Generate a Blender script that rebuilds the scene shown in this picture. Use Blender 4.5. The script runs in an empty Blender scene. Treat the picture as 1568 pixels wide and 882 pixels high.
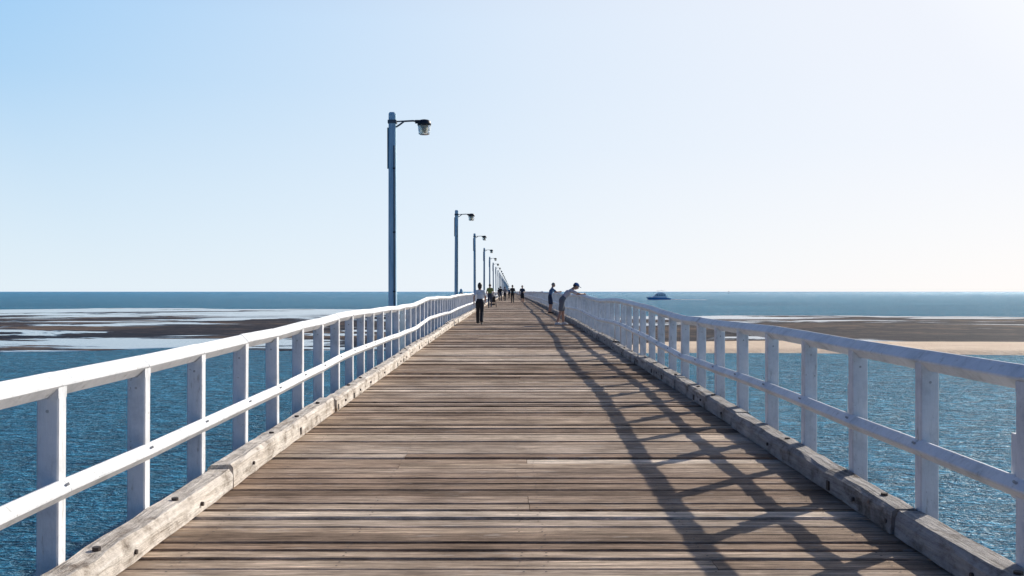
import bpy, math, random
import numpy as np
from mathutils import Vector, Matrix, noise
random.seed(7); np.random.seed(7)
scene=bpy.context.scene
R=math.radians
WL=-4.4            # water level
PIER_END=860.0
LK,RK=-2.18,2.44   # inner faces of kerbs
LP,RP=-2.46,2.71   # railing centre lines

# ---------------------------------------------------------------- helpers
def link(o,parent=None):
    scene.collection.objects.link(o)
    if parent: o.parent=parent
    return o
def empty(name,loc=(0,0,0),rotz=0):
    e=bpy.data.objects.new(name,None); e.location=loc; e.rotation_euler=(0,0,rotz); e.empty_display_size=0.3
    return link(e)
class MB:
    def __init__(s): s.v=[];s.f=[];s.m=[];s.sm=[]
    def add(s,vs,fs,mat=0,smooth=False):
        b=len(s.v); s.v.extend([tuple(p) for p in vs])
        for f in fs: s.f.append(tuple(i+b for i in f)); s.m.append(mat); s.sm.append(smooth)
    def box(s,c,d,mat=0,rot=None,ch=0.0):
        x,y,z=d[0]/2,d[1]/2,d[2]/2
        vs=[Vector((sx*x,sy*y,sz*z)) for sx in(-1,1) for sy in(-1,1) for sz in(-1,1)]
        if rot is not None: vs=[rot@v for v in vs]
        c=Vector(c); vs=[v+c for v in vs]
        s.add(vs,[(0,1,3,2),(4,6,7,5),(0,4,5,1),(2,3,7,6),(0,2,6,4),(1,5,7,3)],mat)
    def loft(s,rings,mat=0,smooth=False,caps=True,closed=True):
        n=len(rings[0]); vs=[p for r in rings for p in r]; fs=[]
        for i in range(len(rings)-1):
            for j in range(n if closed else n-1):
                k=(j+1)%n
                fs.append((i*n+j,i*n+k,(i+1)*n+k,(i+1)*n+j))
        if caps:
            fs.append(tuple(reversed(range(n)))); fs.append(tuple((len(rings)-1)*n+j for j in range(n)))
        s.add(vs,fs,mat,smooth)
    def tube(s,pts,r,mat=0,n=10,smooth=True):
        pts=[Vector(p) for p in pts]; rings=[]
        rr=r if isinstance(r,(list,tuple)) else [r]*len(pts)
        up=Vector((0,0,1))
        for i,p in enumerate(pts):
            t=(pts[min(i+1,len(pts)-1)]-pts[max(i-1,0)]).normalized()
            a=t.cross(up)
            if a.length<1e-3: a=t.cross(Vector((0,1,0)))
            a.normalize(); b=a.cross(t)
            rings.append([p+(a*math.cos(2*math.pi*k/n)+b*math.sin(2*math.pi*k/n))*rr[i] for k in range(n)])
        s.loft(rings,mat,smooth)
    def ell(s,c,r,mat=0,n=16,m=10,rot=None,fn=None):
        c=Vector(c); vs=[];fs=[]
        for i in range(m+1):
            th=math.pi*i/m
            for j in range(n):
                ph=2*math.pi*j/n
                p=Vector((math.sin(th)*math.cos(ph),math.sin(th)*math.sin(ph),math.cos(th)))
                p=Vector((p.x*r[0],p.y*r[1],p.z*r[2]))
                if fn: p=fn(p)
                if rot is not None: p=rot@p
                vs.append(p+c)
        for i in range(m):
            for j in range(n):
                k=(j+1)%n; fs.append((i*n+j,(i+1)*n+j,(i+1)*n+k,i*n+k))
        s.add(vs,fs,mat,True)
    def mesh(s,name,mats):
        me=bpy.data.meshes.new(name); me.from_pydata(s.v,[],s.f)
        for m in mats: me.materials.append(m)
        me.polygons.foreach_set('material_index',s.m); me.polygons.foreach_set('use_smooth',s.sm)
        me.update(); return me
    def obj(s,name,mats,parent=None):
        return link(bpy.data.objects.new(name,s.mesh(name,mats)),parent)

def mat(name):
    m=bpy.data.materials.new(name); m.use_nodes=True
    nt=m.node_tree; b=nt.nodes['Principled BSDF']; return m,nt,b
def ramp(nt,src,stops):
    r=nt.nodes.new('ShaderNodeValToRGB'); e=r.color_ramp.elements
    while len(e)<len(stops): e.new(0.5)
    for x,(p,c) in zip(e,stops):
        x.position=p; x.color=(c if len(c)==4 else (*c,1)) if isinstance(c,(tuple,list)) else (c,c,c,1)
    nt.links.new(src,r.inputs[0]); return r
def mixc(nt,f,a,b,mode='MIX'):
    m=nt.nodes.new('ShaderNodeMix'); m.data_type='RGBA'; m.blend_type=mode
    for s,v in((m.inputs[0],f),(m.inputs[6],a),(m.inputs[7],b)):
        if hasattr(v,'is_linked'): nt.links.new(v,s)
        else: s.default_value=v if not isinstance(v,tuple) or len(v)==4 else (*v,1)
    return m.outputs[2]
def mth(nt,op,a,b=0.0,clamp=False):
    m=nt.nodes.new('ShaderNodeMath'); m.operation=op; m.use_clamp=clamp
    for s,v in((m.inputs[0],a),(m.inputs[1],b)):
        if hasattr(v,'is_linked'): nt.links.new(v,s)
        else: s.default_value=v
    return m.outputs[0]
def noisen(nt,vec,scale,detail=4,rough=.55,w=None,dist=0):
    n=nt.nodes.new('ShaderNodeTexNoise')
    if w is not None: n.noise_dimensions='4D'; nt.links.new(w,n.inputs['W'])
    n.inputs['Scale'].default_value=scale; n.inputs['Detail'].default_value=detail
    n.inputs['Roughness'].default_value=rough; n.inputs['Distortion'].default_value=dist
    nt.links.new(vec,n.inputs['Vector']); return n.outputs[0]
def coords(nt,scale=(1,1,1),kind='Object'):
    t=nt.nodes.new('ShaderNodeTexCoord'); m=nt.nodes.new('ShaderNodeMapping'); m.inputs['Scale'].default_value=scale
    nt.links.new(t.outputs[kind],m.inputs[0]); return m.outputs[0]
def bump(nt,b,h,strength=.5,dist=.01):
    n=nt.nodes.new('ShaderNodeBump'); n.inputs['Strength'].default_value=strength; n.inputs['Distance'].default_value=dist
    nt.links.new(h,n.inputs['Height']); nt.links.new(n.outputs[0],b.inputs['Normal'])
def simple(name,col,rough=.6,metal=0,var=.15,sc=8,spec=.5):
    m,nt,b=mat(name); n=noisen(nt,coords(nt),sc,4)
    c=ramp(nt,n,[(0.3,tuple(x*(1-var) for x in col)),(0.7,tuple(min(1,x*(1+var)) for x in col))])
    nt.links.new(c.outputs[0],b.inputs['Base Color']); b.inputs['Roughness'].default_value=rough
    b.inputs['Metallic'].default_value=metal; b.inputs['Specular IOR Level'].default_value=spec; return m

# ---------------------------------------------------------------- materials
m_deck,nt,b=mat('weathered_deck_timber')
geo=nt.nodes.new('ShaderNodeNewGeometry'); isl=geo.outputs['Random Per Island']
w=mth(nt,'MULTIPLY',isl,97.0)
g1=noisen(nt,coords(nt,(2.6,38,10)),1.0,10,.78,w)
g2=noisen(nt,coords(nt,(0.7,90,10)),1.0,4,.6,w)
g3=noisen(nt,coords(nt,(1.0,1.3,1)),1.1,6,.65)
g4=noisen(nt,coords(nt,(2.5,9,1)),1.4,5,.65,w)
tone=ramp(nt,isl,[(0,(.14,.090,.062)),(.17,(.46,.355,.26)),(.34,(.25,.17,.118)),(.5,(.59,.48,.37)),(.67,(.32,.225,.16)),(.84,(.43,.345,.27)),(1,(.72,.61,.49))])
gr=ramp(nt,g1,[(.30,.10),(.42,.62),(.55,1.16),(.70,2.3)])
c=mixc(nt,1.0,tone.outputs[0],gr.outputs[0],'MULTIPLY')
cr=ramp(nt,g2,[(.34,.08),(.43,1.0)])
c=mixc(nt,.9,c,cr.outputs[0],'MULTIPLY')
pt=ramp(nt,g3,[(.32,(.60,.56,.53)),(.62,(1.17,1.15,1.13))])
c=mixc(nt,1.0,c,pt.outputs[0],'MULTIPLY')
st4=ramp(nt,g4,[(.58,0.0),(.72,.5)])
c=mixc(nt,st4.outputs[0],c,(.50,.455,.405))
nt.links.new(c,b.inputs['Base Color']); b.inputs['Roughness'].default_value=.8; b.inputs['Specular IOR Level'].default_value=.1
bump(nt,b,mth(nt,'ADD',g1,mth(nt,'MULTIPLY',g2,.8)),.9,.014)

def kerbmat(name,c1,c2,c3,rust=True):
    m,nt,b=mat(name)
    geo=nt.nodes.new('ShaderNodeNewGeometry'); w=mth(nt,'MULTIPLY',geo.outputs['Random Per Island'],31.0)
    a=noisen(nt,coords(nt,(30,1.6,22)),1,6,.65,w); p=noisen(nt,coords(nt,(3,1.8,3)),2.0,7,.72)
    r=ramp(nt,a,[(.3,c1),(.5,c2),(.72,c3)])
    q=ramp(nt,p,[(.33,(.22,.18,.15)),(.44,(.72,.70,.68)),(.52,(1.0,1.0,1.0)),(.7,(1.2,1.2,1.2))])
    c=mixc(nt,.9,r.outputs[0],q.outputs[0],'MULTIPLY')
    if rust:
        k=noisen(nt,coords(nt,(1,1,1)),.8,6,.7); kk=ramp(nt,k,[(.63,0.0),(.70,.7)])
        c=mixc(nt,kk.outputs[0],c,(.42,.22,.08))
    nt.links.new(c,b.inputs['Base Color']); b.inputs['Roughness'].default_value=.85; b.inputs['Specular IOR Level'].default_value=.2
    bump(nt,b,mth(nt,'ADD',a,p),1.0,.03); return m
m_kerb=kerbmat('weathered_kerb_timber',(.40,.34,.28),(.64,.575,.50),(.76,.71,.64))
m_kerbR=kerbmat('shaded_kerb_timber',(.19,.175,.16),(.35,.325,.30),(.50,.47,.44))  # right kerb: railing shade put into a darker, greyer timber colour
m_beam=kerbmat('dark_pier_timber',(.06,.045,.035),(.12,.09,.07),(.18,.15,.12),False)
m_pile=kerbmat('pile_timber',(.08,.065,.05),(.14,.12,.10),(.20,.18,.15),False)

m_white,nt,b=mat('white_paint')
n1=noisen(nt,coords(nt,(1,1,1)),3.0,7,.7); n2=noisen(nt,coords(nt,(16,16,2.6)),1.0,6,.75); n3=noisen(nt,coords(nt,(1,1,1)),26.0,4,.7)
r1=ramp(nt,n1,[(.32,(.54,.56,.57)),(.5,(.73,.74,.75)),(.72,(.82,.82,.82))])
r2=ramp(nt,n2,[(.31,(.45,.41,.35)),(.39,(.90,.90,.89)),(.5,(1,1,1))])
r3=ramp(nt,n3,[(.29,(.32,.27,.22)),(.33,(1,1,1))])
c=mixc(nt,.85,r1.outputs[0],r2.outputs[0],'MULTIPLY'); c=mixc(nt,.8,c,r3.outputs[0],'MULTIPLY')
nt.links.new(c,b.inputs['Base Color'])
b.inputs['Roughness'].default_value=.55; b.inputs['Specular IOR Level'].default_value=.35; bump(nt,b,mth(nt,'ADD',n2,n1),.4,.008)

m_pole,nt,b=mat('blue_grey_pole_paint')
n1=noisen(nt,coords(nt,(9,9,.8)),1.5,6,.7)
r=ramp(nt,n1,[(.3,(.24,.42,.52)),(.5,(.42,.62,.72)),(.75,(.54,.72,.80))])
nt.links.new(r.outputs[0],b.inputs['Base Color']); b.inputs['Roughness'].default_value=.6; bump(nt,b,n1,.4,.01)
m_dark=simple('dark_metal',(.03,.03,.035),.45,.3)
m_bolt=simple('rusty_bolt',(.06,.045,.038),.7,.2)
m_galv=simple('painted_bolt',(.42,.42,.42),.5,.1)
m_arm=simple('lamp_arm_metal',(.10,.13,.15),.5,.3)
m_glass,nt,b=mat('lamp_lens'); b.inputs['Base Color'].default_value=(.80,.80,.72,1); b.inputs['Roughness'].default_value=.18
b.inputs['Transmission Weight'].default_value=.75; b.inputs['IOR'].default_value=1.4
m_bulb=simple('lamp_reflector',(.62,.55,.38),.3,.2)

# water: body colour with painted ripple highlights + rippled, partly masked surface reflection
m_sea,nt,b=mat('sea_water'); nt.nodes.remove(b); outn=[n for n in nt.nodes if n.type=='OUTPUT_MATERIAL'][0]
w0=noisen(nt,coords(nt,(1,1.7,1)),5.0,3,.6,dist=.4)
w1=noisen(nt,coords(nt,(.8,1.5,1)),1.7,4,.6,dist=.6)
w2=noisen(nt,coords(nt,(.8,1.2,1)),.40,4,.55,dist=.4)
w3=noisen(nt,coords(nt,(.4,1,1)),.03,5,.6)
hsum=mth(nt,'ADD',mth(nt,'ADD',mth(nt,'MULTIPLY',w1,.62),mth(nt,'MULTIPLY',w2,.80)),mth(nt,'MULTIPLY',w0,.26))
bp=nt.nodes.new('ShaderNodeBump'); bp.inputs['Strength'].default_value=1; bp.inputs['Distance'].default_value=2.6; nt.links.new(hsum,bp.inputs['Height'])
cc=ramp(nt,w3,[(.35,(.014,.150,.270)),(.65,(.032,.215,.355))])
cr_=ramp(nt,mth(nt,'ADD',mth(nt,'MULTIPLY',w1,.6),mth(nt,'MULTIPLY',w0,.4)),[(.37,.42),(.5,.92),(.62,2.1)])  # ripple light painted into the diffuse: crests lightened, troughs darkened
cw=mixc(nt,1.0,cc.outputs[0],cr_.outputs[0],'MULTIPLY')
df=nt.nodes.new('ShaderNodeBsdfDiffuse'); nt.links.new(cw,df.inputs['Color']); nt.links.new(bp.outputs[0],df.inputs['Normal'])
gl=nt.nodes.new('ShaderNodeBsdfGlossy'); gl.inputs['Roughness'].default_value=.34; nt.links.new(bp.outputs[0],gl.inputs['Normal'])
gl.inputs['Color'].default_value=(.80,.93,1,1)
fr=nt.nodes.new('ShaderNodeFresnel'); fr.inputs['IOR'].default_value=1.33; nt.links.new(bp.outputs[0],fr.inputs['Normal'])
fac=mth(nt,'MULTIPLY',fr.outputs[0],.80)
mx=nt.nodes.new('ShaderNodeMixShader'); nt.links.new(fac,mx.inputs[0]); nt.links.new(df.outputs[0],mx.inputs[1]); nt.links.new(gl.outputs[0],mx.inputs[2]); nt.links.new(mx.outputs[0],outn.inputs[0])

# tidal flats
m_flat,nt,b=mat('tidal_sand_flat')
dry=nt.nodes.new('ShaderNodeAttribute'); dry.attribute_name='dry'
pb=nt.nodes.new('ShaderNodeAttribute'); pb.attribute_name='pool'
pn=noisen(nt,coords(nt,(.55,1,1)),.045,8,.66,dist=.6)
mn=noisen(nt,coords(nt),.35,6,.65); mn2=noisen(nt,coords(nt,(.4,1,1)),.05,6,.65)
pm=ramp(nt,mth(nt,'ADD',pn,pb.outputs['Fac']),[(.518,0.0),(.540,1.0)])
mud=ramp(nt,mth(nt,'ADD',mth(nt,'MULTIPLY',mn,.4),mth(nt,'MULTIPLY',mn2,.6)),[(.40,(.016,.019,.030)),(.5,(.045,.040,.044)),(.60,(.16,.112,.082))])
sand=ramp(nt,mn,[(.3,(.68,.52,.37)),(.7,(.80,.64,.48))])
dn=ramp(nt,mth(nt,'ADD',dry.outputs['Fac'],mth(nt,'MULTIPLY',mth(nt,'SUBTRACT',mn,.5),.6)),[(.42,0.0),(.58,1.0)])
land=mixc(nt,dn.outputs[0],mud.outputs[0],sand.outputs[0])
wet=mth(nt,'MULTIPLY',pm.outputs[0],mth(nt,'SUBTRACT',1.0,dn.outputs[0]))
nt.links.new(mixc(nt,wet,land,(.05,.12,.20)),b.inputs['Base Color'])
nt.links.new(mth(nt,'SUBTRACT',.75,mth(nt,'MULTIPLY',wet,.65)),b.inputs['Roughness'])
nt.links.new(mth(nt,'ADD',.05,mth(nt,'MULTIPLY',wet,.39)),b.inputs['Specular IOR Level'])
bn=nt.nodes.new('ShaderNodeBump'); bn.inputs['Distance'].default_value=.25
nt.links.new(mth(nt,'SUBTRACT',1.0,mth(nt,'MULTIPLY',wet,.90)),bn.inputs['Strength'])
nt.links.new(noisen(nt,coords(nt),2.2,5,.65),bn.inputs['Height']); nt.links.new(bn.outputs[0],b.inputs['Normal'])

# ---------------------------------------------------------------- pier profile
PX=[-30,4,12,23,39,60,100,900]; PZ=[0,0,.10,.19,.30,.37,.43,.45]
def elev(y):
    s=0
    for o in(-3,-1.5,0,1.5,3): s+=float(np.interp(y+o,PX,PZ))
    return s/5
def wob(y,seed,amp,per=6.0):
    k=math.floor(y/per); t=y/per-k
    f=lambda i: noise.noise(Vector((i*.73+seed,seed*1.7,.3)))
    return amp*2*((1-t)*f(k)+t*f(k+1))

pier=empty('wooden_pier')
mb=MB(); nails=MB()
y=-8.0
while y<PIER_END:
    wd=random.uniform(.17,.245) if y<150 else random.uniform(.4,.5)
    gap=random.choice((.007,.010,.014,.022,.028))
    z=elev(y)+random.uniform(-.007,.007); tl=random.uniform(-.006,.006)
    x0,x1=LK-.34+random.uniform(-.02,.02),RK+.34+random.uniform(-.02,.02)
    spans=[(x0,x1)]
    if random.random()<.22:
        xc=random.choice((.13,.13,-1.0,1.2))+random.uniform(-.03,.03); spans=[(x0,xc-.002),(xc+.002,x1)]
    sk=random.uniform(-.006,.006)
    for(a,c_) in spans:
        zz=z+random.uniform(-.002,.002); ch=.008
        def ring(x,dy): return [(x,y+dy,zz-.08),(x,y+dy,zz-ch-tl),(x,y+dy+ch,zz-tl),(x,y+dy+wd-ch,zz+tl),(x,y+dy+wd,zz-ch+tl),(x,y+dy+wd,zz-.08)]
        if y<40:
            n=11; rings=[]
            for i in range(n):
                x=a+(c_-a)*i/(n-1); rings.append(ring(x,sk*(x/2)+random.uniform(-.003,.003)))
            mb.loft(rings)
        else: mb.loft([ring(a,sk),ring(c_,-sk)])
    if 1<y<32:
        for xs in(-1.95,-1.0,.05,.20,1.15,2.2):
            for yy in(.27,.73):
                if random.random()<.85:
                    cx,cy=xs+random.uniform(-.02,.02),y+wd*yy; r=.008
                    nz=z+tl*(2*yy-1)+.0045
                    nails.add([(cx+r*math.cos(q*math.pi/3),cy+r*math.sin(q*math.pi/3),nz) for q in range(6)],[tuple(range(6))])
    y+=wd+gap
mb.obj('deck_planks',[m_deck],pier); nails.obj('deck_nails',[m_bolt],pier)

def kerb(side,name):
    mb=MB(); bl=MB(); y=-7.0; inner=LK if side<0 else RK
    while y<PIER_END:
        L=random.uniform(3.6,5.6); n=max(2,int(L/.22)) if y<60 else 2
        wdt=.20+random.uniform(-.018,.018); hgt=.165+random.uniform(-.02,.02); off=random.uniform(-.018,.018)
        rings=[]; cz=.03
        for i in range(n+1):
            yy=y+L*i/n; e=elev(yy)+.010; j=lambda s=.006:random.uniform(-s,s)
            X=lambda d: inner+side*(d)+off
            cz=min(.055,max(.018,cz+random.uniform(-.012,.012)))
            notch=random.random()<.08
            prof=[(X(0+j()),e),(X(.004+j()),e+hgt-cz-(.02 if notch else 0)),(X(.032+j(.01)),e+hgt+j(.005)-(.012 if notch else 0)),(X(wdt-.03+j()),e+hgt+j(.005)),(X(wdt),e+hgt-.03),(X(wdt),e)]
            rings.append([(p[0],yy,p[1]) for p in prof])
        mb.loft(rings)
        if y<90:
            for q in np.arange(y+.3,y+L-.2,1.22):
                q=q+random.uniform(-.12,.12)
                cx=inner+side*random.uniform(.085,.12)+off; e=elev(q)+.010+hgt
                if random.random()<.85: bl.tube([(cx,q,e-.01),(cx,q,e+.016)],.024,0,8,False)
                if random.random()<.7: bl.tube([(inner+off-side*.014,q+.3,e-.09),(inner+off+side*.02,q+.3,e-.09)],.015,0,8,False)
                if random.random()<.35: bl.box((inner+off-side*.004,q-.25,e-.115),(.012,.05,.07))
        y+=L+random.uniform(.015,.05)
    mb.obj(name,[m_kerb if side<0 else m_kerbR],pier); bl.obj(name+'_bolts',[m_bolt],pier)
kerb(-1,'left_kerb'); kerb(1,'right_kerb')

mb=MB(); pl=MB()
ys=np.arange(-8,PIER_END,6.0)
for x in(-2.2,-1.1,0.13,1.3,2.45):
    for a in ys: 
        e=(elev(a)+elev(a+6))/2
        mb.box((x,a+3,e-.245),(.2,5.99,.3))
for a in ys:
    e=elev(a)
    mb.box((.13,a,e-.56),(6.5 if int(a)%12 else 7.0,.3,.3))
    for x in(-2.3,.13,2.55):
        lean=(x-.13)*.12
        pl.tube([(x+lean*1.6,a,WL-3),(x,a,e-.7)],[.2,.17],0,12)
mb.obj('bearers_and_crossheads',[m_beam],pier); pl.obj('piles',[m_pile],pier)

# ---------------------------------------------------------------- railings
def railing(side,first,step,H):
    root=empty('timber_railing')
    posts=MB(); rails=MB(); bolts=MB(); X=LP if side<0 else RP
    k0=int(-(first+6)/step); ks=range(k0,int((PIER_END-first)/step))
    P=[]
    for k in ks:
        yy=first+k*step
        P.append((X+wob(yy,side*3+5,.035)+random.uniform(-.008,.008),yy,elev(yy)+H+wob(yy,side*5+9,.055,4*step)+random.uniform(-.008,.008)))
    def dia(p,hs,c=.008): 
        x,y_,z=p
        return [(x+c*.7,y_,z+hs-c*.7),(x+hs-c*.7,y_,z+c*.7),(x+hs-c*.7,y_,z-c*.7),(x+c*.7,y_,z-hs+c*.7),(x-c*.7,y_,z-hs+c*.7),(x-hs+c*.7,y_,z-c*.7),(x-hs+c*.7,y_,z+c*.7),(x-c*.7,y_,z+hs-c*.7)]
    for i,p in enumerate(P):
        w_=.118; d_=.098; hs=.072
        x,yy,zt=p; base=elev(yy)-.45; top=zt-hs*1.15
        c8=.008; lx,ly=random.uniform(-.01,.01),random.uniform(-.008,.008)
        def rg(z,lx=0,ly=0): 
            a,b_=w_/2,d_/2
            return [(x-a+c8+lx,yy-b_+ly,z),(x+a-c8+lx,yy-b_+ly,z),(x+a+lx,yy-b_+c8+ly,z),(x+a+lx,yy+b_-c8+ly,z),(x+a-c8+lx,yy+b_+ly,z),(x-a+c8+lx,yy+b_+ly,z),(x-a+lx,yy+b_-c8+ly,z),(x-a+lx,yy-b_+c8+ly,z)]
        posts.loft([rg(base,lx,ly),rg(top+hs*.15)])
        for s in(-1,1):
            a=w_/2
            vs=[(x+s*a,yy-d_/2,top+hs*.15),(x+s*a,yy-d_/2,zt-.014),(x+s*.004,yy-d_/2,top+hs*.15),
                (x+s*a,yy+d_/2,top+hs*.15),(x+s*a,yy+d_/2,zt-.014),(x+s*.004,yy+d_/2,top+hs*.15)]
            posts.add(vs,[(0,1,2),(3,5,4),(0,3,4,1),(1,4,5,2)])
        if side>0 and i%2==0:
            posts.box((x+.02,yy+.105,elev(yy)+.66),(.095,.10,.34))
        mh=.565
        if i+1<len(P):
            q=P[i+1]; g=.0055
            A=(p[0]+random.uniform(-.003,.003),p[1]+g,p[2]+random.uniform(-.005,.005)); B=(q[0]+random.uniform(-.003,.003),q[1]-g,q[2]+random.uniform(-.005,.005))
            rails.loft([dia(A,hs),dia(B,hs)])
            ms=.060; mx=-side*.052
            A=(p[0]+mx,p[1]+.002,p[2]-mh); B=(q[0]+mx,q[1]-.002,q[2]-mh)
            rails.loft([dia(A,ms),dia(B,ms)])
        if yy<45:
            zz=zt-mh
            bolts.tube([(x-side*.07,yy-.012,zz+.02),(x-side*.103,yy-.012,zz+.040)],.008,0,8,False)
            bolts.tube([(x+side*.0,yy-.052,zt-.14),(x,yy-.03,zt-.14)],.009,0,8,False)
    posts.obj('posts',[m_white],root); rails.obj('rails',[m_white],root); bolts.obj('bolts',[m_galv],root)
railing(-1,5.32,1.222,1.08)
railing(1,6.41,1.276,1.105)

# ---------------------------------------------------------------- street lamps
def lampmeshes():
    p=MB()
    def sq(z,a,c=.02): return [(-a+c,-a,z),(a-c,-a,z),(a,-a+c,z),(a,a-c,z),(a-c,a,z),(-a+c,a,z),(-a,a-c,z),(-a,-a+c,z)]
    p.loft([sq(-1.2,.088),sq(2.6,.085),sq(5.50,.078),sq(5.54,.06)])
    p.box((.045,-.088,2.6),(.022,.016,4.4),1)
    for z in(1.6,2.9,4.3): p.box((.045,-.09,z),(.05,.024,.03),1)
    p.box((-.094,-.02,4.75),(.03,.06,.9),1)
    a=MB()
    a.box((0,0,5.33),(.19,.19,.07))
    a.tube([(.08,0,5.22),(.16,0,5.27),(.26,0,5.345),(.45,0,5.355),(.62,0,5.33)],.02)
    a.tube([(.08,0,5.34),(.30,0,5.35)],.016)
    h=MB()
    def el(z,rx,ry,cx=.70): return [(cx+rx*math.cos(2*math.pi*k/16),ry*math.sin(2*math.pi*k/16),z) for k in range(16)]
    h.loft([el(5.25,.150,.115),el(5.29,.152,.118),el(5.345,.140,.105),el(5.375,.09,.07),el(5.385,.03,.03)],0,True)
    h.box((.56,0,5.335),(.12,.07,.07))
    h.tube([(.70,0,5.08),(.70,0,5.25)],[.05,.10],1,12)
    g=MB(); rings=[]
    for i in range(13):
        t=i/12; rr=.140-.020*t+(.006 if i%2 else 0); rings.append(el(5.248-t*.19,rr,rr*.78))
    rings.append(el(5.045,.09,.07)); g.loft(rings,0,False)
    return (p.mesh('lamp_pole',[m_pole,m_dark]),a.mesh('lamp_arm',[m_arm]),h.mesh('lamp_housing',[m_dark,m_bulb]),g.mesh('lamp_lens',[m_glass]))
lm=lampmeshes()
for i in range(34):
    yy=21.9 if i==0 else (47.0 if i==1 else 22.2+24.3*i)
    if yy>PIER_END-5: break
    e=empty('street_lamp',(-2.61,yy,0 if i==0 else (-.10 if i==1 else elev(yy)-.20)),R(random.uniform(-2,2)))
    e.rotation_euler[1]=R(random.uniform(-.35,.35))
    for m,nm in zip(lm,('pole','arm','housing','lens')): link(bpy.data.objects.new(nm,m),e)

mb=MB()
mb.tube([(0,0,-.3),(0,0,1.25),(0,0,1.36),(0,0,1.40)],[.09,.09,.075,.03],0,14); mb.tube([(0,0,1.15),(0,0,1.19)],.105,1,14)
mb.box((.0,-.1,.95),(.12,.05,.2),1)
o=mb.obj('service_bollard',[m_pole,m_dark]); o.location=(-2.62,52,elev(52)); 

# ---------------------------------------------------------------- sea & tidal flats
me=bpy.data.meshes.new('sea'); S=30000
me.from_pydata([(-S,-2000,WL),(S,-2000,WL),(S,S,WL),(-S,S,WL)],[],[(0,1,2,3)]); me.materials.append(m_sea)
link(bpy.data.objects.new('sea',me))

def sst(a,b,x):
    t=np.clip((x-a)/(b-a),0,1); return t*t*(3-2*t)
xs=np.concatenate([np.arange(-700,-140,8),np.arange(-140,140,1.6),np.arange(140,700,8)])
yv=np.concatenate([np.arange(76,130,.8),np.arange(130,420,2.5)])
nx,ny=len(xs),len(yv); V=[];dr=[];po=[]
for yy in yv:
    for x in xs:
        n1=noise.fractal(Vector((x*.035,yy*.05,1.3)),1.0,2.0,4); n2=noise.fractal(Vector((x*.11,yy*.16,7.3)),1.0,2.0,3)
        n3=noise.fractal(Vector((x*.012,yy*.02,4.3)),1.0,2.0,3)
        r=float(sst(4,20,x)); 
        ye=96.5*(1-r)+(97.0-.13*min(x,60))*r + n1*(5*(1-r)+2.0*r)+n2*1.2*(1-.6*r)
        inl=math.exp(-((x+36)/9)**2)*(1-r)*9
        ye+=inl
        F=345*(1-r)+242*r+n3*40
        d=yy-ye
        near=float(sst(0,5,d)); far=float(sst(0,18,F-yy))
        ridgeW=(3.5+2*n3)*(1-r)+(25+3*n1)*r
        rid=float(sst(0,1.2,d)*(1-sst(ridgeW*.75,ridgeW*1.15,d)))
        hgt=-.8+ .83*min(near,far)+rid*(.14*(1-r)+.35*r)+max(0,n1)*.05
        if d<0: hgt=min(hgt,-.8+.0)
        V.append((x,yy,WL+hgt)); 
        dr.append(max(0,min(1,rid*(.75*(1-r)+1.0*r)+(.25*n1 if r<.5 else .2*n1))))
        po.append(-.02+.12*float(sst(200,290,yy))*(1-r)+.07*r*float(sst(190,235,yy))-.06*r*(1-float(sst(150,200,yy)))+.07*(1-r)*float(sst(135,110,yy)))
F_=[(j*nx+i,j*nx+i+1,(j+1)*nx+i+1,(j+1)*nx+i) for j in range(ny-1) for i in range(nx-1)]
me=bpy.data.meshes.new('tidal_sand_flats'); me.from_pydata(V,[],F_); me.materials.append(m_flat)
for nm,dat in(('dry',dr),('pool',po)):
    at=me.attributes.new(nm,'FLOAT','POINT'); at.data.foreach_set('value',dat)
me.polygons.foreach_set('use_smooth',[True]*len(me.polygons)); me.update()
link(bpy.data.objects.new('tidal_sand_flats',me))

# ---------------------------------------------------------------- boat
m_hull=simple('white_gelcoat',(.85,.85,.85),.3,0,.03); m_blue=simple('blue_hull_paint',(.06,.24,.48),.35); m_win=simple('tinted_windows',(.06,.09,.12),.1)
m_foam=simple('wake_foam',(.80,.83,.84),.8,0,.05,.5)
boat=empty('motor_yacht',(103.5,703,WL),R(12)); boat.scale=(1.05,1.05,1.1)
mb=MB(); rings=[]
for t in np.linspace(0,1,13):
    x=-8.5+17*t; wv=2.4*min(1,(t*2.2+.02))**.6; sheer=1.9-.8*t if t<.8 else 1.26-.4*(t-.8)
    xb=x+(1-t)**3*1.8
    rings.append([(x,-wv,sheer),(xb,-wv*.88,.5),(xb+.2,-wv*.5,-.3),(xb+.2,wv*.5,-.3),(xb,wv*.88,.5),(x,wv,sheer)])
mb.loft(rings,1,True); mb.obj('hull',[m_hull,m_blue],boat)
mb=MB()
mb.loft([[(-4.6,-1.4,1.4),(-4.6,1.4,1.4),(6,1.8,1.1),(6,-1.8,1.1)],[(-3.4,-1.3,2.3),(-3.4,1.3,2.3),(6,1.7,2.2),(6,-1.7,2.2)]])
mb.loft([[(-2.6,-1.5,2.2),(-2.6,1.5,2.2),(5.2,1.7,2.2),(5.2,-1.7,2.2)],[(-1.2,-1.35,3.9),(-1.2,1.35,3.9),(5.0,1.5,3.9),(5.0,-1.5,3.9)]])
mb.box((2.4,0,3.97),(8.4,3.6,.14))
mb.loft([[(-.6,-1.3,4.04),(-.6,1.3,4.04),(4.0,1.4,4.04),(4.0,-1.4,4.04)],[(-.1,-1.2,4.9),(-.1,1.2,4.9),(3.8,1.3,4.7),(3.8,-1.3,4.7)]])
mb.box((1.9,0,6.0),(4.6,2.9,.12))
for sx in(.1,3.8):
    for sy in(-1.2,1.2): mb.tube([(sx,sy,4.7),(sx,sy,6.0)],.05)
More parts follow.
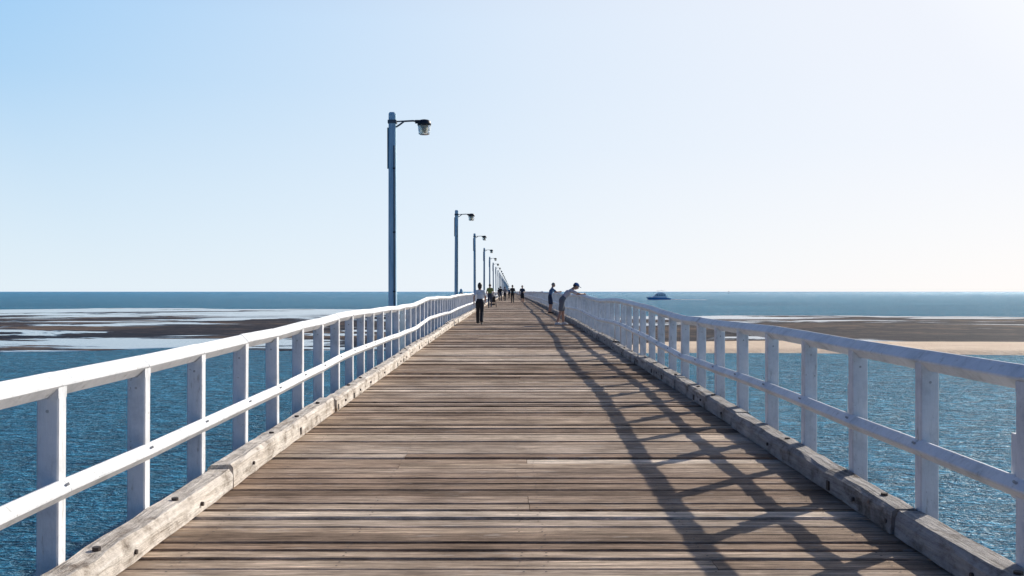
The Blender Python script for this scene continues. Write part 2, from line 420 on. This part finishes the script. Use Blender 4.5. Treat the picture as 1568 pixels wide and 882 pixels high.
mb.tube([(2.4,0,6.0),(2.4,0,7.4)],.04); mb.ell((2.4,0,6.3),(.35,.35,.18))
mb.obj('superstructure',[m_hull],boat)
mb=MB()
for sy in(-1,1):
    for a in(-1.2,.4,2.0,3.6): mb.box((a+.2,sy*1.60,3.1),(1.1,.1,.55),0,Matrix.Rotation(-sy*.1,3,'X'))
mb.box((-1.98,0,3.1),(.1,2.3,.9),0,Matrix.Rotation(.69,3,'Y'))
mb.obj('windows',[m_win],boat)
mb=MB()
for a in np.arange(-8,-3,1.0): mb.tube([(a,-1.6*min(1,(a+8.8)/3),1.7),(a,-1.6*min(1,(a+8.8)/3),2.5)],.03)
mb.tube([(-8.2,0,2.6),(-6,-1.6,2.5),(-3,-1.9,2.4)],.03); mb.tube([(-8.2,0,2.6),(-6,1.6,2.5),(-3,1.9,2.4)],.03)
mb.obj('bow_rail',[m_hull],boat)
mb=MB(); 
for k in range(90):
    t=random.random(); x=8+t*26; s=random.uniform(.5,1.6)*(1-.6*t)
    mb.ell((x,random.uniform(-1,1)*(1.2+t*3),0.05),(s*1.8,s,.40*(1-t)+.12),0,8,5)
for k in range(30):
    t=random.random(); mb.ell((-8+t*16,-2.3-t*.9,.05),(1.2,.5,.30),0,8,5)
mb.obj('wake',[m_foam],boat)

mb=MB(); mb.tube([(0,0,-1),(0,0,5.5)],.35,0,10); mb.tube([(0,0,5),(0,0,7.5)],[1.0,.2],0,10); mb.tube([(0,0,-.5),(0,0,1)],1.4,0,14)
o=mb.obj('channel_marker',[m_dark]); o.location=(550,2520,WL)

# ---------------------------------------------------------------- people
SK=simple('skin',(.42,.24,.17),.5,0,.06,20); HAIRD=simple('dark_hair',(.02,.014,.01),.5); HAIRG=simple('grey_hair',(.22,.2,.18),.6)
EYE=simple('eye_dark',(.02,.02,.02),.2); LIP=simple('lips',(.35,.13,.11),.5)
SHOE=simple('shoe',(.03,.03,.03),.6); SHOEW=simple('white_shoe',(.6,.6,.6),.6); BLACK=simple('black_cloth',(.014,.015,.02),.85); NAVY=simple('navy_cloth',(.02,.035,.07),.85)
cl=lambda n,c: simple(n,c,.85,0,.12,14)
def capsule(mb,a,b_,ra,rb,side=Vector((1,0,0)),flat=1.0,n=14):
    a=Vector(a);b_=Vector(b_); ax=(b_-a); L=ax.length; ax.normalize()
    u=side-ax*side.dot(ax)
    if u.length<.2: u=Vector((0,1,0))-ax*ax.y
    u.normalize(); v=ax.cross(u); rings=[]
    prof=[]
    for i in range(1,5): t=math.pi/2*(1-i/4); prof.append((-math.sin(t)*ra*flat,math.cos(t)*ra))
    for i in range(0,5): t=math.pi/2*i/4*.97; prof.append((L+math.sin(t)*rb*flat,math.cos(t)*rb))
    prof=[(-ra*flat*.999,ra*.05)]+prof
    for(h,r) in prof: rings.append([a+ax*h+u*(r*math.cos(2*math.pi*k/n))+v*(r*flat*math.sin(2*math.pi*k/n)) for k in range(n)])
    mb.loft(rings)
def remeshed(mb,name,vox):
    o=mb.obj(name,[]); md=o.modifiers.new('r','REMESH'); md.mode='VOXEL'; md.voxel_size=vox
    sm=o.modifiers.new('s','SMOOTH'); sm.factor=.5; sm.iterations=3
    dg=bpy.context.evaluated_depsgraph_get(); me=bpy.data.meshes.new_from_object(o.evaluated_get(dg))
    bpy.data.objects.remove(o); return me
def person(name,loc,heading,J,cols,height=1.75,hair='short',cap=None,female=False,wide=False,head_dir=(0,0)):
    s=height/1.75; root=empty(name,loc,heading); root.scale=(s,s,s)
    segs=[]
    def S(a,b_,ra,rb,flat,reg): segs.append((Vector(a),Vector(b_),ra,rb,flat,reg))
    pel,che,nek,hed=[Vector(J[k]) for k in('pel','che','nek','hed')]
    sw=.86 if female else 1.0
    up=(nek-pel).normalized()
    S(pel,pel.lerp(che,.45),.158,.140*sw,.68,'hip')
    S(pel.lerp(che,.3),che,.142*sw,.172*sw,.66,'shirt')
    S(che,che.lerp(nek,.42),.168*sw,.118*sw,.62,'shirt')
    S(nek-up*.02,hed-(hed-nek).normalized()*.05,.060,.054,1,'skin')
    pf=1.22 if wide else 1.08
    for q in('L','R'):
        hp=pel.lerp(Vector(J['hip'+q]),.9); kn=Vector(J['kne'+q])
        if cols['calf']=='skin':
            S(hp,hp.lerp(kn,.80),.102,.092,1,'pants'); S(hp.lerp(kn,.6),kn,.066,.056,1,'calf')
        else: S(hp,kn,.090*pf,.062*pf,1,'pants')
        S(J['kne'+q],J['ank'+q],.060*(pf*1.15 if wide else 1),.040*(1.9 if wide else (1.35 if cols['calf']!='skin' else 1)),1,'calf')
        S(J['ank'+q],J['toe'+q],.045,.034,.9,'shoe'); 
        a=Vector(J['ank'+q]); t=Vector(J['toe'+q]); bk=a-(t-a).normalized()*.05; bk.z=t.z+.005
        S(bk,t,.038,.034,.9,'shoe')
        sh=che.lerp(nek,.5)+(Vector(J['sho'+q])-che.lerp(nek,.5))*.9-up*.02; eb=Vector(J['elb'+q])
        if cols['fore']=='skin': S(sh,sh.lerp(eb,.62),.061*(.9 if female else 1),.055,1,'sleeve'); S(sh.lerp(eb,.5),eb,.043,.038,1,'fore')
        else: S(sh,eb,.060,.046,1,'sleeve')
        S(J['elb'+q],J['wri'+q],.042,.028,1,'fore')
        S(che.lerp(nek,.62),che.lerp(nek,.5)+(Vector(J['sho'+q])-che.lerp(nek,.5))*.86-up*.015,.070*sw,.060*sw,1,'shirt')
    mb=MB()
    for a,b_,ra,rb,fl,_ in segs: capsule(mb,a,b_,ra,rb,Vector((1,0,0)),fl)
    me=remeshed(mb,'body',.014)
    order=['shirt','sleeve','fore','hip','pants','calf','shoe','skin']
    res=[]
    for k in order:
        c=cols.get(k,None) if k!='skin' else SK
        if k=='hip': c=cols['pants']
        if c=='skin' or c is None: c=SK
        if k=='calf' and cols['calf']=='pants': c=cols['pants']
        if k=='fore' and cols['fore']=='shirt': c=cols['shirt']
        if k=='sleeve' and cols.get('sleeve')=='shirt': c=cols['shirt']
        res.append(c)
    me.materials.clear()
    for c in res: me.materials.append(c)
    n=len(me.polygons); C=np.zeros(n*3); me.polygons.foreach_get('center',C); C=C.reshape(-1,3)
    best=np.full(n,1e9); idx=np.zeros(n,int)
    for a,b_,ra,rb,fl,reg in segs:
        a_=np.array(a);d=np.array(b_)-a_; t=np.clip(((C-a_)@d)/max(1e-9,d@d),0,1)
        dist=np.linalg.norm(C-(a_+t[:,None]*d),axis=1)/(ra+(rb-ra)*t)
        m=dist<best; best[m]=dist[m]; idx[m]=order.index(reg)
    me.polygons.foreach_set('material_index',idx.astype(int).tolist()); me.polygons.foreach_set('use_smooth',[True]*n); me.update()
    link(bpy.data.objects.new('body',me),root)
    yaw,pit=head_dir; rot=Matrix.Rotation(yaw,3,'Z')@Matrix.Rotation(pit,3,'X'); h=MB()
    def shape(p):
        q=p.copy()
        if q.z<0: q.x*=1+.25*q.z/.12; q.y=q.y*(1+.12*q.z/.12)+ .012*(-q.z/.12)
        if q.y>.05 and abs(q.x)<.02 and -.045<q.z<.01: q.y+=.018*(1-abs(q.x)/.02)
        return q
    H=lambda v: hed+rot@Vector(v)
    h.ell(hed,(.076,.095,.115),0,28,20,rot,shape)
    for sx in(-1,1):
        h.ell(H((sx*.078,-.005,-.005)),(.012,.022,.032),0,8,6,rot); h.ell(H((sx*.030,.083,.008)),(.013,.010,.008),1,8,6,rot)
        h.box(H((sx*.030,.092,.026)),(.030,.006,.006),2,rot)
    h.ell(H((0,.102,-.022)),(.013,.016,.017),0,8,6,rot); h.ell(H((0,.092,-.058)),(.024,.010,.007),3,8,6,rot)
    hm=cols['hair']
    def hs(p):
        q=p.copy()
        if q.y>.035 and q.z<.06: q=q*.80
        if q.z<-.045: q.z=-.045+(q.z+.045)*.4; q=Vector((q.x*.8,q.y*.8,q.z))
        return q
    h.ell(H((0,-.008,.012)),(.086,.103,.120),2,24,18,rot,hs)
    if hair=='long': h.ell(H((0,-.045,-.05)),(.080,.062,.085),2,16,12,rot)
    mats=[SK,EYE,hm,LIP]
    if cap:
        mats.append(cap); h.ell(H((0,-.004,.045)),(.089,.105,.088),4,20,12,rot,lambda p: Vector((p.x,p.y,max(p.z,-.015))))
        h.ell(H((0,.12,.045)),(.065,.075,.010),4,14,6,rot)
    ho=h.obj('head',mats,root); ho.scale=(1.08,)*3; ho.location=hed*(-.08)
    for q,sx in(('L',-1),('R',1)):
        w=Vector(J['wri'+q]); e=Vector(J['elb'+q]); d=(w-e).normalized()
        hd=Vector(J.get('hdir'+q,d)).normalized()
        pn=Vector((-sx,0,0)); pn=(pn-hd*pn.dot(hd)); 
        if pn.length<.3: pn=Vector((0,0,-1))-hd*(-hd.z)
        pn.normalize(); sd=hd.cross(pn).normalized()
        hb=MB()
        capsule(hb,w-hd*.01,w+hd*.03,.026,.034,sd,.55,10); capsule(hb,w+hd*.03,w+hd*.085,.036,.036,sd,.42,10)
        for off,L in((-.029,.062),(-.010,.072),(.010,.068),(.028,.052)):
            p0=w+hd*.095+sd*off; p1=p0+(hd*.94+pn*.25).normalized()*L*.45; p2=p1+(hd*.7+pn*.7).normalized()*L*.33; p3=p2+(hd*.35+pn*.9).normalized()*L*.26
            capsule(hb,p0-hd*.015,p1,.0095,.0088,sd,1,8); capsule(hb,p1,p2,.0088,.008,sd,1,8); capsule(hb,p2,p3,.008,.007,sd,1,8)
        ts=sd if sd.y>0 else -sd
        t0=w+hd*.03+ts*.022; t1=t0+(ts*.8+hd*.6+pn*.2).normalized()*.038; t2=t1+(hd*.9+ts*.3+pn*.3).normalized()*.030
        capsule(hb,t0,t1,.014,.011,sd,1,8); capsule(hb,t1,t2,.011,.009,sd,1,8)
        me=remeshed(hb,'hand',.0045); me.materials.clear(); me.materials.append(SK)
        me.polygons.foreach_set('use_smooth',[True]*len(me.polygons)); link(bpy.data.objects.new('hand_'+q,me),root)
    return root
def stand(**k):
    J=dict(pel=(0,0,.97),che=(0,0,1.28),nek=(0,-.01,1.49),hed=(0,.015,1.635),
      hipL=(-.095,0,.92),hipR=(.095,0,.92),kneL=(-.10,.02,.50),kneR=(.10,.02,.50),ankL=(-.105,-.03,.085),ankR=(.105,-.03,.085),
      toeL=(-.13,.13,.036),toeR=(.13,.13,.036),shoL=(-.185,-.01,1.425),shoR=(.185,-.01,1.425),
      elbL=(-.235,-.04,1.14),elbR=(.235,-.04,1.14),wriL=(-.245,.05,.90),wriR=(.245,.05,.90)); J.update(k); return J
def walk(s=1,**k):
    a,b_=('L','R') if s>0 else('R','L'); sx={'L':-1,'R':1}
    J=stand(); J['pel']=(0,0,.955); J['hip'+a]=(sx[a]*.09,.01,.91); J['hip'+b_]=(sx[b_]*.09,-.01,.91)
    J['kne'+a]=(sx[a]*.09,.17,.51); J['ank'+a]=(sx[a]*.085,.22,.10); J['toe'+a]=(sx[a]*.10,.38,.06)
    J['kne'+b_]=(sx[b_]*.09,-.06,.49); J['ank'+b_]=(sx[b_]*.085,-.34,.16); J['toe'+b_]=(sx[b_]*.10,-.22,.038)
    J['elb'+a]=(sx[a]*.24,-.13,1.16); J['wri'+a]=(sx[a]*.24,-.17,.91); J['elb'+b_]=(sx[b_]*.24,.04,1.15); J['wri'+b_]=(sx[b_]*.22,.20,.96)
    J.update(k); return J
def at(x,y): return (x,y,elev(y)+.004)
T_lb=cl('pale_blue_cotton',(.55,.62,.68)); T_bl=cl('blue_cotton',(.07,.14,.26)); T_hv=cl('olive_cotton',(.16,.20,.06)); T_gr=cl('grey_cotton',(.20,.20,.21)); T_pk=cl('pale_grey_pink_cotton',(.58,.52,.52)); CAPB=cl('blue_cap_cloth',(.05,.12,.28)); KH=cl('grey_shorts_cloth',(.16,.16,.17))
person('woman_walking',at(-1.25,39.3),0,walk(1),dict(shirt=T_lb,sleeve=T_lb,fore='skin',pants=BLACK,calf='pants',shoe=SHOE,hair=HAIRD),1.63,'long',female=True,wide=True)
person('pedestrian',at(-1.60,74),0,walk(-1,wriL=(-.2,.33,1.02),wriR=(.2,.33,1.02),elbL=(-.25,.05,1.14),elbR=(.25,.05,1.14)),dict(shirt=T_hv,sleeve=T_hv,fore='skin',pants=NAVY,calf='pants',shoe=SHOE,hair=HAIRD),1.76)
person('pedestrian',at(-.78,118),0,walk(1),dict(shirt=T_gr,sleeve=T_gr,fore='skin',pants=BLACK,calf='pants',shoe=SHOE,hair=HAIRD),1.72)
person('pedestrian',at(-1.3,119),0,walk(-1),dict(shirt=BLACK,sleeve=BLACK,fore='shirt',pants=NAVY,calf='pants',shoe=SHOE,hair=HAIRD),1.78)
person('pedestrian',at(.10,98),0,walk(1),dict(shirt=BLACK,sleeve=BLACK,fore='shirt',pants=BLACK,calf='pants',shoe=SHOE,hair=HAIRD),1.80)
person('pedestrian',at(1.02,94),R(180),walk(-1,wriL=(-.14,.2,1.1),elbL=(-.27,-.02,1.13)),dict(shirt=NAVY,sleeve=NAVY,fore='skin',pants=BLACK,calf='skin',shoe=SHOE,hair=HAIRD),1.74)
person('pedestrian',at(-1.9,150),0,walk(1),dict(shirt=NAVY,sleeve=NAVY,fore='skin',pants=BLACK,calf='pants',shoe=SHOE,hair=HAIRD),1.7)
person('pedestrian',at(-.4,165),0,walk(-1),dict(shirt=T_bl,sleeve=T_bl,fore='skin',pants=BLACK,calf='pants',shoe=SHOE,hair=HAIRD),1.75)
person('man_standing_at_railing',at(2.17,56),R(-80),stand(pel=(0,0,.96),che=(0,.06,1.26),nek=(0,.13,1.45),hed=(0,.19,1.59),shoL=(-.185,.12,1.39),shoR=(.185,.12,1.39),elbL=(-.24,.33,1.20),elbR=(.24,.33,1.20),wriL=(-.15,.53,1.215),wriR=(.15,.53,1.215),kneR=(.11,.07,.5),ankR=(.12,.0,.085),toeR=(.14,.16,.036)),
   dict(shirt=T_bl,sleeve=T_bl,fore='skin',pants=NAVY,calf='skin',shoe=SHOE,hair=HAIRG),1.76,head_dir=(0,-.35))
person('man_leaning_on_railing',at(1.95,38.6),R(-84),stand(pel=(0,.02,.96),che=(0,.23,1.19),nek=(0,.40,1.32),hed=(0,.53,1.425),
   shoL=(-.18,.37,1.27),shoR=(.18,.37,1.27),elbL=(-.23,.61,1.145),elbR=(.23,.61,1.145),wriL=(-.06,.80,1.150),wriR=(.08,.80,1.150),hdirL=(.6,.8,-.35),hdirR=(-.6,.8,-.35),
   hipL=(-.095,.0,.91),hipR=(.095,.0,.91),kneL=(-.11,.06,.50),ankL=(-.12,.07,.085),toeL=(-.13,.23,.036),kneR=(.11,-.06,.50),ankR=(.13,-.20,.085),toeR=(.15,-.04,.036)),
   dict(shirt=T_pk,sleeve=T_pk,fore='skin',pants=KH,calf='skin',shoe=SHOEW,hair=HAIRD),1.84,cap=CAPB,head_dir=(0,-.5))

st=empty('baby_stroller',at(-1.42,75.2)); mb=MB()
for sx in(-.24,.24):
    mb.tube([(sx,-.42,1.02),(sx,-.15,.75),(sx,.32,.20)],.014); mb.tube([(sx,-.30,.16),(sx,.0,.60),(sx,.1,.72)],.014); mb.tube([(sx,-.30,.16),(sx,.32,.2)],.012)
mb.tube([(-.24,-.42,1.02),(.24,-.42,1.02)],.018); mb.obj('frame',[m_dark],st)
mb=MB()
for sx in(-.27,.27):
    for(yy,r) in((-.30,.15),(.33,.11)):
        ring=[(sx,yy+r*math.cos(t),r+r*.9*math.sin(t)) for t in np.linspace(0,2*math.pi,17)]; mb.tube(ring,.018,0,6)
        for t in np.linspace(0,math.pi,5)[:-1]: mb.tube([(sx,yy+r*math.cos(t),r+r*.9*math.sin(t)),(sx,yy-r*math.cos(t),r-r*.9*math.sin(t))],.005,0,4)
mb.obj('wheels',[BLACK],st)
mb=MB()
mb.box((0,.02,.42),(.40,.36,.05),0); mb.box((0,-.16,.62),(.40,.05,.45),0,Matrix.Rotation(.35,3,'X'))
mb.ell((0,-.05,.80),(.22,.26,.20),1,16,10,None,lambda p: Vector((p.x,p.y,max(p.z,-.02)))); mb.box((0,0,.24),(.36,.4,.12),0)
mb.obj('seat_and_hood',[BLACK,T_gr],st)

# ---------------------------------------------------------------- light, sky, camera
EL,AZ=28.5,46.0
sdir=Vector((math.sin(R(AZ))*math.cos(R(EL)),math.cos(R(AZ))*math.cos(R(EL)),math.sin(R(EL))))
L=bpy.data.lights.new('sun','SUN'); L.energy=5.0; L.angle=R(.5); L.color=(1,.93,.83)
o=bpy.data.objects.new('sun',L); o.rotation_euler=sdir.to_track_quat('Z','Y').to_euler(); o.location=(60,60,50); link(o)
W=bpy.data.worlds.new('sky'); scene.world=W; W.use_nodes=True; nt=W.node_tree; bg=nt.nodes['Background']
sk=nt.nodes.new('ShaderNodeTexSky'); sk.sky_type='NISHITA'; sk.sun_disc=False; sk.sun_elevation=R(EL); sk.sun_rotation=R(AZ)
sk.air_density=1.0; sk.dust_density=.3; sk.ozone_density=1.5; sk.altitude=0
STR=.13; K=1/STR
tc=nt.nodes.new('ShaderNodeTexCoord'); nv=nt.nodes.new('ShaderNodeVectorMath'); nv.operation='NORMALIZE'; nt.links.new(tc.outputs['Generated'],nv.inputs[0])
sx=nt.nodes.new('ShaderNodeSeparateXYZ'); nt.links.new(nv.outputs[0],sx.inputs[0])
dt=nt.nodes.new('ShaderNodeVectorMath'); dt.operation='DOT_PRODUCT'; nt.links.new(nv.outputs[0],dt.inputs[0]); dt.inputs[1].default_value=sdir
base=ramp(nt,sx.outputs[2],[(0,(.40,.67,.90)),(.26,(.31,.60,.93)),(.40,(.11,.30,.66)),(.6,(.03,.12,.36)),(1,(.015,.06,.20))])
wh=ramp(nt,sx.outputs[2],[(0,.84),(.10,.54),(.20,.20),(.30,.02),(.6,0.0)])
ws=ramp(nt,dt.outputs['Value'],[(.34,0.0),(.55,.36),(.72,.66),(.86,.86),(1,1.0)])
wsz=ramp(nt,sx.outputs[2],[(.31,1.0),(.52,.12)])
wsm=mth(nt,'MULTIPLY',ws.outputs[0],wsz.outputs[0])
wt=ramp(nt,dt.outputs['Value'],[(.2,(.84,.92,.97)),(.6,(.88,.93,.99)),(.9,(.94,.945,.99)),(1,(1.15,1.12,1.1))])
f=mth(nt,'SUBTRACT',1.0,mth(nt,'MULTIPLY',mth(nt,'SUBTRACT',1.0,wh.outputs[0]),mth(nt,'SUBTRACT',1.0,wsm)))
haze=mixc(nt,f,base.outputs[0],wt.outputs[0])
wl=ramp(nt,sx.outputs[2],[(0,1.0),(.14,0.0)]); wr=ramp(nt,dt.outputs['Value'],[(.6,0.0),(.9,.7)])
haze=mixc(nt,mth(nt,'MULTIPLY',wl.outputs[0],wr.outputs[0]),haze,(1.0,.955,.93))
bkm=nt.nodes.new('ShaderNodeMapRange'); bkm.inputs[1].default_value=-.25; bkm.inputs[2].default_value=.22; bkm.inputs[3].default_value=0; bkm.inputs[4].default_value=1
nt.links.new(dt.outputs['Value'],bkm.inputs[0])
bk=ramp(nt,bkm.outputs[0],[(0,(.17,.26,.42)),(.6,(.34,.45,.62)),(1,(1,1,1))])
haze=mixc(nt,1.0,haze,bk.outputs[0],'MULTIPLY')
au=ramp(nt,dt.outputs['Value'],[(.935,(0,0,0)),(.965,(.9,.88,.84)),(1,(6,5.7,5.2))]); haze=mixc(nt,1.0,haze,au.outputs[0],'ADD')
hz=nt.nodes.new('ShaderNodeVectorMath'); hz.operation='SCALE'; nt.links.new(haze,hz.inputs[0]); hz.inputs['Scale'].default_value=K
nt.links.new(mixc(nt,.955,sk.outputs[0],hz.outputs[0]),bg.inputs[0]); bg.inputs[1].default_value=STR
cam=bpy.data.cameras.new('camera'); cam.lens=35; cam.sensor_width=36; cam.clip_end=60000; cam.clip_start=.05
co=bpy.data.objects.new('camera',cam); co.location=(0,0,1.6); co.rotation_euler=(R(90.2),0,R(-.03)); link(co); scene.camera=co
scene.view_settings.view_transform='Standard'; scene.view_settings.look='None'; scene.view_settings.exposure=0
